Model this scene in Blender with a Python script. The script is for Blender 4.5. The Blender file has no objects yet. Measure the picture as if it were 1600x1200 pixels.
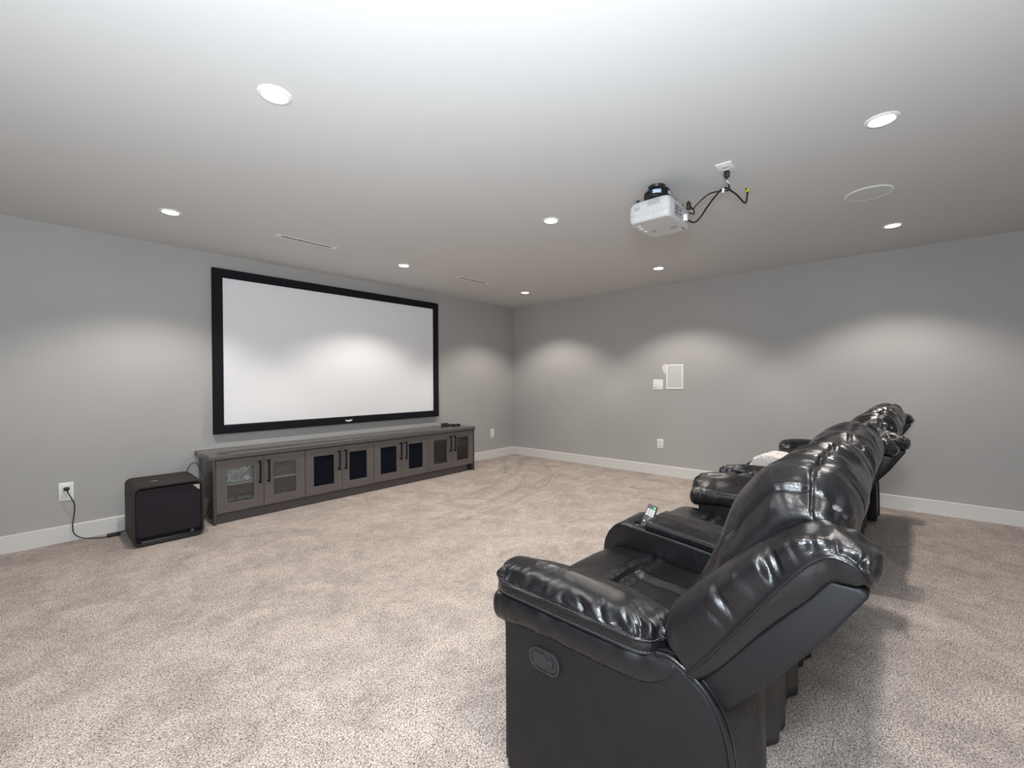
import bpy, bmesh, math, random
import numpy as np
from mathutils import Vector, Matrix
random.seed(7)
S = bpy.context.scene
C = S.collection
PI = math.pi

# ------------------------------------------------------------------ camera
YAW, PITCH, ROLL = 0.846002387, -0.0083665, -0.0053575
CAMZ = 1.22977
F_ = Vector((math.sin(YAW)*math.cos(PITCH), math.cos(YAW)*math.cos(PITCH), math.sin(PITCH)))
R_ = Vector((math.cos(YAW), -math.sin(YAW), 0)); U_ = R_.cross(F_)
R2 = R_*math.cos(ROLL)+U_*math.sin(ROLL); U2 = -R_*math.sin(ROLL)+U_*math.cos(ROLL)
cd = bpy.data.cameras.new('camera'); cam = bpy.data.objects.new('camera', cd); C.objects.link(cam)
cd.sensor_width = 36; cd.lens = 679.3*36/1600; cd.clip_start = 0.02
M = Matrix((R2, U2, -F_)).transposed().to_4x4(); M.translation = Vector((0, 0, CAMZ))
cam.matrix_world = M
S.camera = cam

# ------------------------------------------------------------------ world, exposure, light
w = bpy.data.worlds.new('world'); S.world = w; w.use_nodes = True
w.node_tree.nodes['Background'].inputs[0].default_value = (0.75, 0.82, 0.9, 1)
w.node_tree.nodes['Background'].inputs[1].default_value = 0.2
S.view_settings.view_transform = 'Standard'; S.view_settings.look = 'None'
S.view_settings.exposure = 1.45; S.view_settings.gamma = 1; S.view_settings.use_curve_mapping = False
LAMP_W = 35.0          # each ceiling downlight
BOUNCE_W = 120.0       # soft upward light added low beside the camera, standing in for a bounced flash
DIRECT_W = 66.0
def spot(name, loc, direction, power, angle, blend, radius, col):
    l = bpy.data.lights.new(name, 'SPOT'); l.energy = power; l.spot_size = math.radians(angle)
    l.spot_blend = blend; l.shadow_soft_size = radius; l.color = col
    o = bpy.data.objects.new(name, l); C.objects.link(o); o.location = loc
    o.rotation_euler = Vector(direction).to_track_quat('-Z', 'Y').to_euler()
    return o
spot('bounce_flash', (-0.50, -0.30, 0.70), (0.15, 0.40, 1.0), BOUNCE_W, 155, 1.0, 0.40, (0.84, 0.93, 1.0))
pl = bpy.data.lights.new('flash_spill', 'POINT'); pl.energy = DIRECT_W; pl.color = (0.80, 0.91, 1.0); pl.shadow_soft_size = 0.09
po = bpy.data.objects.new('flash_spill', pl); C.objects.link(po); po.location = (-0.08, -0.05, 1.62)

# ------------------------------------------------------------------ room numbers
XC, YC, H = 5.463, 4.816, 2.44
XL, YB = -0.9, -2.9
BH = 0.127

# ------------------------------------------------------------------ materials
def mat(name, col, rough=0.5, metal=0.0, spec=0.5, coat=0.0):
    m = bpy.data.materials.new(name); m.use_nodes = True
    b = m.node_tree.nodes['Principled BSDF']
    b.inputs['Base Color'].default_value = (*col, 1); b.inputs['Roughness'].default_value = rough
    b.inputs['Metallic'].default_value = metal; b.inputs['Specular IOR Level'].default_value = spec
    b.inputs['Coat Weight'].default_value = coat
    return m
def nodes(m): return m.node_tree.nodes, m.node_tree.links, m.node_tree.nodes['Principled BSDF']
def noise(N, L, vec, scale, detail=2, rough=0.5, dist=0.0):
    n = N.new('ShaderNodeTexNoise'); n.inputs['Scale'].default_value = scale; n.inputs['Detail'].default_value = detail
    n.inputs['Roughness'].default_value = rough; n.inputs['Distortion'].default_value = dist
    L.new(vec, n.inputs['Vector']); return n
def ramp(N, L, fac, stops):
    r = N.new('ShaderNodeValToRGB'); e = r.color_ramp.elements
    while len(e) < len(stops): e.new(0.5)
    for i, (p, c) in enumerate(stops): e[i].position = p; e[i].color = (*c, 1)
    L.new(fac, r.inputs[0]); return r
def bump(N, L, b, h, strength, dist):
    n = N.new('ShaderNodeBump'); n.inputs['Strength'].default_value = strength; n.inputs['Distance'].default_value = dist
    L.new(h, n.inputs['Height']); L.new(n.outputs[0], b.inputs['Normal']); return n
def coords(N, which='Object'):
    return N.new('ShaderNodeTexCoord').outputs[which]

def wall_mat(name, col, var=0.03, rough=0.6):
    m = mat(name, col, rough, spec=0.25); N, L, b = nodes(m); v = coords(N)
    n = noise(N, L, v, 1.3, 3)
    a = tuple(c*(1-var) for c in col); c2 = tuple(min(1, c*(1+var)) for c in col)
    r = ramp(N, L, n.outputs['Fac'], [(0.3, a), (0.7, c2)]); L.new(r.outputs[0], b.inputs['Base Color'])
    f = noise(N, L, v, 240, 2); bump(N, L, b, f.outputs['Fac'], 0.12, 0.002)
    return m
M_wall = wall_mat('grey_wall_paint', (0.40, 0.388, 0.378))
M_ceil = wall_mat('ceiling_paint', (0.62, 0.61, 0.60), 0.01, 0.75)
M_trim = mat('white_trim', (0.66, 0.645, 0.62), 0.4)

def carpet_mat():
    m = mat('carpet', (0.4, 0.35, 0.3), 0.95, spec=0.1); N, L, b = nodes(m); v = coords(N)
    sp = noise(N, L, v, 185, 2, 0.8, 0.1)
    r = ramp(N, L, sp.outputs['Fac'], [(0.36, (0.13, 0.10, 0.085)), (0.46, (0.41, 0.345, 0.305)), (0.56, (0.74, 0.645, 0.585))])
    pa = noise(N, L, v, 3.6, 6, 0.66, 0.5)  # shading of the brushed pile put into the colour as random patches
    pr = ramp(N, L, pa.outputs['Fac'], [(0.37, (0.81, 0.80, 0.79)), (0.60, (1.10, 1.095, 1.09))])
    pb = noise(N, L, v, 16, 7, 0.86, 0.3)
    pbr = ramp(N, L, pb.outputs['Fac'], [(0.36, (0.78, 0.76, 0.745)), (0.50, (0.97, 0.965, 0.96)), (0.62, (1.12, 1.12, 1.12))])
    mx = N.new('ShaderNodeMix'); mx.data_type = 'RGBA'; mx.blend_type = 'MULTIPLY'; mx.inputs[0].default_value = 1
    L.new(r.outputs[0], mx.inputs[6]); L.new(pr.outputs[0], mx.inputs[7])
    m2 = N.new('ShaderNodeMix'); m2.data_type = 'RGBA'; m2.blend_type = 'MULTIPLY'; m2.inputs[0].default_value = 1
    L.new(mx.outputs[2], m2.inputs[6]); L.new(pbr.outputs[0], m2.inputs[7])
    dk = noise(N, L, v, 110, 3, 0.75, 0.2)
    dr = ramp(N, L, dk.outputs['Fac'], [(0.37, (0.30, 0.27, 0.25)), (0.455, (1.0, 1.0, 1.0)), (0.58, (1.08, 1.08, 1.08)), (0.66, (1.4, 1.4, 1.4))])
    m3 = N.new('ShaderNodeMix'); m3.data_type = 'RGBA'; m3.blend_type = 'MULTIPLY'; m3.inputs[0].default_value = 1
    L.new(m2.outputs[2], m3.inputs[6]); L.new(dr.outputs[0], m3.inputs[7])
    # vacuum tracks: narrow arcs in the pile, the shade of their grooves painted as colour
    out = m3.outputs[2]
    sep = N.new('ShaderNodeSeparateXYZ'); L.new(v, sep.inputs[0])
    def mth(op, a, b_=None, c_=None):
        n = N.new('ShaderNodeMath'); n.operation = op
        for k, q in enumerate((a, b_, c_)):
            if q is None: continue
            if isinstance(q, (int, float)): n.inputs[k].default_value = q
            else: L.new(q, n.inputs[k])
        return n.outputs[0]
    wob = noise(N, L, v, 2.0, 2)
    wy = mth('MULTIPLY_ADD', wob.outputs['Fac'], 0.05, -0.025)
    tot = None
    for (x0, y0, a, n_, xs, xe) in ((2.8, 3.43, 0.19, 2.4, 2.6, 4.9), (3.2, 3.48, 0.235, 2.05, 3.7, 5.1), (2.8, 3.08, 0.20, 2.3, 2.5, 4.35), (3.4, 3.14, 0.18, 2.7, 3.6, 5.2), (2.7, 2.86, 0.12, 2.3, 2.1, 4.6)):
        t1 = mth('POWER', mth('MAXIMUM', mth('SUBTRACT', sep.outputs[0], x0), 0.0), n_)
        f = mth('SUBTRACT', mth('ADD', sep.outputs[1], wy), mth('MULTIPLY_ADD', t1, a, y0))
        g = mth('ABSOLUTE', mth('SUBTRACT', mth('ABSOLUTE', f), 0.022))
        mr = N.new('ShaderNodeMapRange'); L.new(g, mr.inputs[0]); mr.inputs[1].default_value = 0.0; mr.inputs[2].default_value = 0.014; mr.inputs[3].default_value = 0.55; mr.inputs[4].default_value = 0
        e1 = N.new('ShaderNodeMapRange'); L.new(sep.outputs[0], e1.inputs[0]); e1.inputs[1].default_value = xs-0.3; e1.inputs[2].default_value = xs+0.5
        e2 = N.new('ShaderNodeMapRange'); L.new(sep.outputs[0], e2.inputs[0]); e2.inputs[1].default_value = xe; e2.inputs[2].default_value = xe+0.1; e2.inputs[3].default_value = 1; e2.inputs[4].default_value = 0
        k = mth('MULTIPLY', mth('MULTIPLY', mr.outputs[0], e1.outputs[0]), e2.outputs[0])
        tot = k if tot is None else mth('MAXIMUM', tot, k)
    mm = N.new('ShaderNodeMix'); mm.data_type = 'RGBA'; L.new(tot, mm.inputs[0]); L.new(out, mm.inputs[6]); mm.inputs[7].default_value = (0.16, 0.135, 0.12, 1)
    out = mm.outputs[2]
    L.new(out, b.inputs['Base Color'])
    h = noise(N, L, v, 130, 3, 0.7)
    ad = N.new('ShaderNodeMath'); ad.operation = 'ADD'; L.new(h.outputs['Fac'], ad.inputs[0]); L.new(sp.outputs['Fac'], ad.inputs[1])
    bump(N, L, b, ad.outputs[0], 0.9, 0.012)
    b.inputs['Sheen Weight'].default_value = 0.15
    return m
M_carpet = carpet_mat()

def leather_mat(name, col, r0, r1):
    m = mat(name, col, 0.35, spec=0.40 if r0 < 0.3 else 0.22, coat=0.12 if r0 < 0.3 else 0.0); N, L, b = nodes(m); v = coords(N)
    b.inputs['Coat Roughness'].default_value = 0.25
    n = noise(N, L, v, 9, 4, 0.6)
    r = ramp(N, L, n.outputs['Fac'], [(0.3, (r0,)*3), (0.7, (r1,)*3)]); L.new(r.outputs[0], b.inputs['Roughness'])
    vo = N.new('ShaderNodeTexVoronoi'); vo.inputs['Scale'].default_value = 420; L.new(v, vo.inputs['Vector'])
    vo.feature = 'DISTANCE_TO_EDGE'
    n2 = noise(N, L, v, 35, 4, 0.6)
    a = N.new('ShaderNodeMath'); a.operation = 'MULTIPLY_ADD'; L.new(n2.outputs['Fac'], a.inputs[0]); a.inputs[1].default_value = 0.45; L.new(vo.outputs['Distance'], a.inputs[2])
    bump(N, L, b, a.outputs[0], 0.28, 0.0016)
    return m
M_leather = leather_mat('black_leather', (0.0055, 0.0052, 0.0062), 0.19, 0.32)
M_panel = leather_mat('black_leather_panel', (0.011, 0.0105, 0.0115), 0.42, 0.56)
M_stitch = mat('thread', (0.075, 0.075, 0.085), 0.6)
M_thread = mat('black_thread', (0.004, 0.004, 0.004), 0.8)
M_dark = mat('black_void_fabric', (0.008, 0.008, 0.008), 0.9)
M_skirt = mat('black_backing_cloth', (0.05, 0.046, 0.043), 0.6)
M_plastic = mat('black_plastic', (0.016, 0.016, 0.018), 0.35)
M_plasticm = mat('dark_grey_plastic', (0.017, 0.0165, 0.018), 0.42)
M_rubber = mat('black_rubber', (0.012, 0.012, 0.012), 0.5)
M_white = mat('white_plastic', (0.80, 0.79, 0.77), 0.35)
M_whitem = mat('white_paint_metal', (0.74, 0.73, 0.71), 0.45)
M_grey = mat('grey_marking', (0.35, 0.35, 0.36), 0.5)
M_lgrey = mat('pale_grey_marking', (0.62, 0.60, 0.61), 0.5)
M_labelb = mat('blue_lit_label', (0.45, 0.55, 0.68), 0.5)  # white label; the bluish light falling on it is painted into the colour
M_plabel = mat('projector_marking', (0.40, 0.38, 0.40), 0.5)
M_silver = mat('brushed_silver', (0.75, 0.72, 0.68), 0.3, 1.0)
M_velvet = mat('black_velvet_frame', (0.006, 0.006, 0.009), 0.7, spec=0.2)
M_green = mat('green_key', (0.02, 0.55, 0.15), 0.4)
M_yellow = mat('yellow_green_jack', (0.55, 0.6, 0.05), 0.4)
M_socket = mat('socket_slots', (0.05, 0.05, 0.05), 0.6)

M_proj = mat('projector_shell', (0.56, 0.555, 0.54), 0.4)
def screen_mat():
    m = mat('projection_fabric', (0.77, 0.77, 0.78), 0.9, spec=0.1); N, L, b = nodes(m); v = coords(N)
    n = noise(N, L, v, 500, 1); bump(N, L, b, n.outputs['Fac'], 0.05, 0.001); return m
M_screen = screen_mat()
def wood_mat(name, c1, c2, rough, vertical=False):
    m = mat(name, c1, rough, spec=0.45); N, L, b = nodes(m); v = coords(N)
    mp = N.new('ShaderNodeMapping'); L.new(v, mp.inputs[0]); mp.inputs['Scale'].default_value = (3, 60, 90) if not vertical else (60, 60, 3)
    n = noise(N, L, mp.outputs[0], 3.0, 4, 0.65)
    r = ramp(N, L, n.outputs['Fac'], [(0.3, c1), (0.7, c2)]); L.new(r.outputs[0], b.inputs['Base Color'])
    bump(N, L, b, n.outputs['Fac'], 0.15, 0.001); return m
M_wood = wood_mat('grey_brown_woodgrain', (0.088, 0.077, 0.074), (0.132, 0.116, 0.111), 0.42)
M_wtop = mat('worktop_laminate', (0.095, 0.087, 0.083), 0.19, spec=0.6)
M_wside = wood_mat('side_laminate', (0.062, 0.054, 0.055), (0.080, 0.070, 0.071), 0.25)
M_sub = wood_mat('subwoofer_vinyl', (0.010, 0.0074, 0.0068), (0.016, 0.0118, 0.011), 0.6)
M_shelf = mat('pale_shelf_edge', (0.40, 0.36, 0.34), 0.5)
def cloth_mat(name, col, scale):
    m = mat(name, col, 0.9, spec=0.2); N, L, b = nodes(m); v = coords(N)
    n = noise(N, L, v, scale, 2)
    r = ramp(N, L, n.outputs['Fac'], [(0.35, tuple(c*0.7 for c in col)), (0.65, tuple(c*1.3 for c in col))]); L.new(r.outputs[0], b.inputs['Base Color'])
    bump(N, L, b, n.outputs['Fac'], 0.5, 0.003); return m
M_grille = cloth_mat('speaker_cloth', (0.020, 0.016, 0.021), 500)
M_towel = cloth_mat('terry_towel', (0.60, 0.55, 0.52), 160)
def glass_mat(name, tint, dark=False):
    m = bpy.data.materials.new(name); m.use_nodes = True; N = m.node_tree.nodes; L = m.node_tree.links; N.clear()
    o = N.new('ShaderNodeOutputMaterial'); mx = N.new('ShaderNodeMixShader'); t = N.new('ShaderNodeBsdfTransparent'); g = N.new('ShaderNodeBsdfGlossy')
    fr = N.new('ShaderNodeFresnel'); fr.inputs['IOR'].default_value = 1.75
    t.inputs[0].default_value = (*tint, 1); g.inputs['Roughness'].default_value = 0.02
    L.new(fr.outputs[0], mx.inputs[0]); L.new(t.outputs[0], mx.inputs[1]); L.new(g.outputs[0], mx.inputs[2]); L.new(mx.outputs[0], o.inputs[0])
    return m
M_glass = glass_mat('clear_door_glass', (0.88, 0.93, 0.93))
M_cloth_dark = mat('dark_door_cloth', (0.006, 0.007, 0.013), 0.85, spec=0.06)
def emit_mat(name, col, s):
    m = mat(name, (0.9, 0.9, 0.9), 0.5); b = m.node_tree.nodes['Principled BSDF']
    b.inputs['Emission Color'].default_value = (*col, 1); b.inputs['Emission Strength'].default_value = s; return m
M_lamp = emit_mat('lit_lens', (1.0, 0.93, 0.82), 9.0)
M_paper = mat('pale_blue_paper', (0.50, 0.66, 0.68), 0.6)
M_paper2 = mat('white_paper', (0.70, 0.75, 0.80), 0.6)
def card_mat():
    m = mat('printed_sleeve', (0.4, 0.38, 0.37), 0.35); N, L, b = nodes(m); v = coords(N)
    n = noise(N, L, v, 22, 4, 0.6, 1.5)
    r = ramp(N, L, n.outputs['Fac'], [(0.40, (0.22, 0.19, 0.18)), (0.52, (0.50, 0.47, 0.46)), (0.62, (0.90, 0.88, 0.87))]); L.new(r.outputs[0], b.inputs['Base Color']); return m
M_card = card_mat()

# ------------------------------------------------------------------ mesh helpers
def link(name, me, m=None, parent=None):
    o = bpy.data.objects.new(name, me); C.objects.link(o)
    if m: me.materials.append(m)
    if parent: o.parent = parent
    return o
def mesh_from(name, verts, faces, smooth=False):
    me = bpy.data.meshes.new(name); me.from_pydata([tuple(v) for v in verts], [], faces); me.update()
    if smooth:
        for p in me.polygons: p.use_smooth = True
    return me
def bm_obj(name, bm, m, parent=None, smooth=False, angle=None):
    bmesh.ops.recalc_face_normals(bm, faces=bm.faces)
    me = bpy.data.meshes.new(name); bm.to_mesh(me); bm.free()
    if smooth:
        for p in me.polygons: p.use_smooth = True
        if angle: me.set_sharp_from_angle(angle=math.radians(angle))
    return link(name, me, m, parent)
def add_box(bm, lo, hi, bev=0.0, seg=2):
    lo = Vector(lo); hi = Vector(hi)
    r = bmesh.ops.create_cube(bm, size=1.0)
    for v in r['verts']: v.co = Vector([(lo[i]+hi[i])/2 + v.co[i]*(hi[i]-lo[i]) for i in range(3)])
    if bev > 0:
        es = list({e for v in r['verts'] for e in v.link_edges})
        bmesh.ops.bevel(bm, geom=es, offset=bev, segments=seg, affect='EDGES', profile=0.5)
def box(name, lo, hi, m, parent=None, bev=0.0, seg=2):
    bm = bmesh.new(); add_box(bm, lo, hi, bev, seg)
    return bm_obj(name, bm, m, parent, smooth=bev > 0, angle=40 if bev > 0 else None)
def boxes(name, lst, m, parent=None, bev=0.0):
    bm = bmesh.new()
    for lo, hi in lst: add_box(bm, lo, hi, bev)
    return bm_obj(name, bm, m, parent, smooth=bev > 0, angle=40 if bev > 0 else None)
def prism_bm(poly, axis, a, b, bev=0.0, seg=2):
    """poly in the two other axes, extruded from a to b along axis"""
    bm = bmesh.new(); vs = []
    for (p, q) in poly:
        c = {0: (a, p, q), 1: (p, a, q), 2: (p, q, a)}[axis]; vs.append(bm.verts.new(c))
    f = bm.faces.new(vs); r = bmesh.ops.extrude_face_region(bm, geom=[f])
    d = [0, 0, 0]; d[axis] = b-a
    bmesh.ops.translate(bm, vec=d, verts=[g for g in r['geom'] if isinstance(g, bmesh.types.BMVert)])
    if bev > 0:
        es = [e for e in bm.edges if len(e.link_faces) == 2 and e.calc_face_angle(0) > 0.9]
        bmesh.ops.bevel(bm, geom=es, offset=bev, segments=seg, affect='EDGES', profile=0.5)
    return bm
def prism(name, poly, axis, a, b, m, parent=None, bev=0.0, seg=2, angle=35):
    return bm_obj(name, prism_bm(poly, axis, a, b, bev, seg), m, parent, True, angle)
def lathe(name, prof, m, parent=None, seg=40, center=(0, 0, 0), smooth=True, angle=35):
    """profile of (r,z) spun about z"""
    V = []; Fc = []
    n = len(prof)
    for i in range(seg):
        a = 2*PI*i/seg
        for r, z in prof: V.append((center[0]+r*math.cos(a), center[1]+r*math.sin(a), center[2]+z))
    for i in range(seg):
        j = (i+1) % seg
        for k in range(n-1): Fc.append((i*n+k, j*n+k, j*n+k+1, i*n+k+1))
    me = mesh_from(name, V, Fc, smooth)
    bm = bmesh.new(); bm.from_mesh(me); bmesh.ops.remove_doubles(bm, verts=bm.verts, dist=1e-6)
    bmesh.ops.recalc_face_normals(bm, faces=bm.faces); bm.to_mesh(me); bm.free()
    if smooth: me.set_sharp_from_angle(angle=math.radians(angle))
    return link(name, me, m, parent)
def cr(P, t):
    """Catmull-Rom through P (n,..) at parameters t in 0..n-1 (open)"""
    P = np.asarray(P, float); n = len(P); t = np.asarray(t, float)
    i = np.clip(np.floor(t).astype(int), 0, n-2); f = (t-i).reshape((-1,)+(1,)*(P.ndim-1))
    p1 = P[i]; p2 = P[i+1]; p0 = P[np.maximum(i-1, 0)]; p3 = P[np.minimum(i+2, n-1)]
    return 0.5*((2*p1)+(-p0+p2)*f+(2*p0-5*p1+4*p2-p3)*f**2+(-p0+3*p1-3*p2+p3)*f**3)
def tube(name, pts, r, m, parent=None, n=8, sub=8, smooth_path=True):
    P = cr(pts, np.linspace(0, len(pts)-1, (len(pts)-1)*sub+1)) if smooth_path and len(pts) > 2 else np.asarray(pts, float)
    V = []; Fc = []; up = Vector((0.3, 0.2, 0.93)).normalized(); prev = None
    for i in range(len(P)):
        t = Vector(P[min(i+1, len(P)-1)]-P[max(i-1, 0)]).normalized()
        a = (prev if prev is not None else up); a = (a - t*a.dot(t))
        if a.length < 1e-4: a = t.orthogonal()
        a.normalize(); prev = a; b = t.cross(a)
        for k in range(n):
            an = 2*PI*k/n; V.append(Vector(P[i])+(a*math.cos(an)+b*math.sin(an))*r)
    for i in range(len(P)-1):
        for k in range(n): Fc.append((i*n+k, i*n+(k+1) % n, (i+1)*n+(k+1) % n, (i+1)*n+k))
    Fc.append(tuple(range(n))[::-1]); Fc.append(tuple((len(P)-1)*n+k for k in range(n)))
    return link(name, mesh_from(name, V, Fc, True), m, parent)
# value noise in numpy
def _h(i, j, s):
    x = (i*374761393 + j*668265263 + s*2147483647) & 0xffffffff
    x = ((x ^ (x >> 13))*1274126177) & 0xffffffff
    return ((x ^ (x >> 16)) & 0xffff)/65535.0
def vn(x, y, s=0):
    x = np.asarray(x, float); y = np.asarray(y, float)
    i = np.floor(x).astype(np.int64); j = np.floor(y).astype(np.int64); fx = x-i; fy = y-j
    fx = fx*fx*(3-2*fx); fy = fy*fy*(3-2*fy)
    return ((_h(i, j, s)*(1-fx)+_h(i+1, j, s)*fx)*(1-fy)+(_h(i, j+1, s)*(1-fx)+_h(i+1, j+1, s)*fx)*fy)*2-1
def ridge(x, y, s=0): return 1-2*np.abs(vn(x, y, s))
def patch(name, ctrl, nu, nv, m, parent=None, disp=None, closev=False, flip=False, sub=0, mx=None):
    """ctrl[A][B] 3-vectors; smooth surface, disp(U,V,P) moves points along the normal. U,V in control index units"""
    K = np.asarray(ctrl, float); A, B = K.shape[:2]
    U = np.linspace(0, A-1, nu)
    if closev:
        K2 = np.concatenate([K[:, -2:], K, K[:, :3]], axis=1); V = np.linspace(0, B, nv+1)[:-1]
        G = cr(K, U); Kt = np.concatenate([G[:, -2:], G, G[:, :3]], axis=1).transpose(1, 0, 2)
        G = cr(Kt, V+2).transpose(1, 0, 2)
    else:
        V = np.linspace(0, B-1, nv); G = cr(K, U); G = cr(G.transpose(1, 0, 2), V).transpose(1, 0, 2)
    UU, VV = np.meshgrid(U, V, indexing='ij')
    if disp is not None:
        du = np.gradient(G, axis=0)
        dv = (np.roll(G, -1, 1)-np.roll(G, 1, 1)) if closev else np.gradient(G, axis=1)
        Nn = np.cross(du, dv); ln = np.linalg.norm(Nn, axis=2, keepdims=True); Nn = Nn/np.maximum(ln, 1e-9)
        if flip: Nn = -Nn
        G = G + Nn*disp(UU, VV, G)[..., None]
    if mx is not None: G = G.copy(); G[..., 0] = mx-G[..., 0]
    V_ = G.reshape(-1, 3); Fc = []; n2 = nv
    for i in range(nu-1):
        for j in range(nv if closev else nv-1):
            j2 = (j+1) % nv; Fc.append((i*n2+j, (i+1)*n2+j, (i+1)*n2+j2, i*n2+j2))
    me = mesh_from(name, V_, Fc, True)
    bm = bmesh.new(); bm.from_mesh(me); bmesh.ops.remove_doubles(bm, verts=bm.verts, dist=2e-5)
    bmesh.ops.recalc_face_normals(bm, faces=bm.faces); bm.to_mesh(me); bm.free()
    for p in me.polygons: p.use_smooth = True
    o = link(name, me, m, parent)
    o['_g'] = 0; del o['_g']
    return o, G
def stitches(name, pts, parent, step=0.0085, ln=0.0052, r=0.0011, m=None):
    P = np.asarray(pts, float); d = np.r_[0, np.cumsum(np.linalg.norm(np.diff(P, axis=0), axis=1))]
    V = []; Fc = []
    for s in np.arange(0, d[-1]-ln, step):
        a = Vector([np.interp(s, d, P[:, k]) for k in range(3)]); b = Vector([np.interp(s+ln, d, P[:, k]) for k in range(3)])
        t = (b-a); t.normalize(); x = t.orthogonal().normalized(); y = t.cross(x); o = len(V)
        for q in (a, b):
            for k in range(4): an = PI/2*k; V.append(q+(x*math.cos(an)+y*math.sin(an))*r)
        for k in range(4): Fc.append((o+k, o+(k+1) % 4, o+4+(k+1) % 4, o+4+k))
        Fc.append((o, o+3, o+2, o+1)); Fc.append((o+4, o+5, o+6, o+7))
    return link(name, mesh_from(name, V, Fc), m or M_stitch, parent)

def tag(o, label, cat, group=None):
    o['label'] = label; o['category'] = cat
    if group: o['group'] = group
    return o
def thing(name, label, cat, loc=(0, 0, 0), rotz=0, group=None):
    o = bpy.data.objects.new(name, None); C.objects.link(o); o.location = loc; o.rotation_euler = (0, 0, rotz)
    o.empty_display_size = 0.1
    return tag(o, label, cat, group)
def struct(o): o['kind'] = 'structure'; return o
def dup(o, parent=None):
    c = o.copy(); C.objects.link(c); c.parent = parent
    for ch in list(o.children): dup(ch, c)
    return c

# ------------------------------------------------------------------ room shell
struct(box('floor', (XL-0.1, YB-0.1, -0.1), (XC+0.1, YC+0.1, 0), M_carpet))
struct(box('ceiling', (XL-0.1, YB-0.1, H), (XC+0.1, YC+0.1, H+0.1), M_ceil))
struct(box('wall_front', (XL-0.1, YC, 0), (XC+0.1, YC+0.1, H), M_wall))
struct(box('wall_right', (XC, YB-0.1, 0), (XC+0.1, YC, H), M_wall))
struct(box('wall_left', (XL-0.1, YB-0.1, 0), (XL, YC, H), M_wall))
struct(box('wall_back', (XL, YB-0.1, 0), (XC, YB, H), M_wall))
def baseboard(name, poly, axis, a, b): struct(prism(name, poly, axis, a, b, M_trim))
t_ = 0.014
baseboard('baseboard_front', [(YC, 0), (YC-t_, 0), (YC-t_, BH-0.004), (YC-t_+0.004, BH), (YC, BH)], 0, XL, XC)
baseboard('baseboard_right', [(XC, 0), (XC-t_, 0), (XC-t_, BH-0.004), (XC-t_+0.004, BH), (XC, BH)], 1, YB, YC-t_)
baseboard('baseboard_left', [(XL, 0), (XL+t_, 0), (XL+t_, BH-0.004), (XL+t_-0.004, BH), (XL, BH)], 1, YB, YC-t_)
baseboard('baseboard_back', [(YB, 0), (YB+t_, 0), (YB+t_, BH-0.004), (YB+t_-0.004, BH), (YB, BH)], 0, XL+t_, XC-t_)

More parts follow.
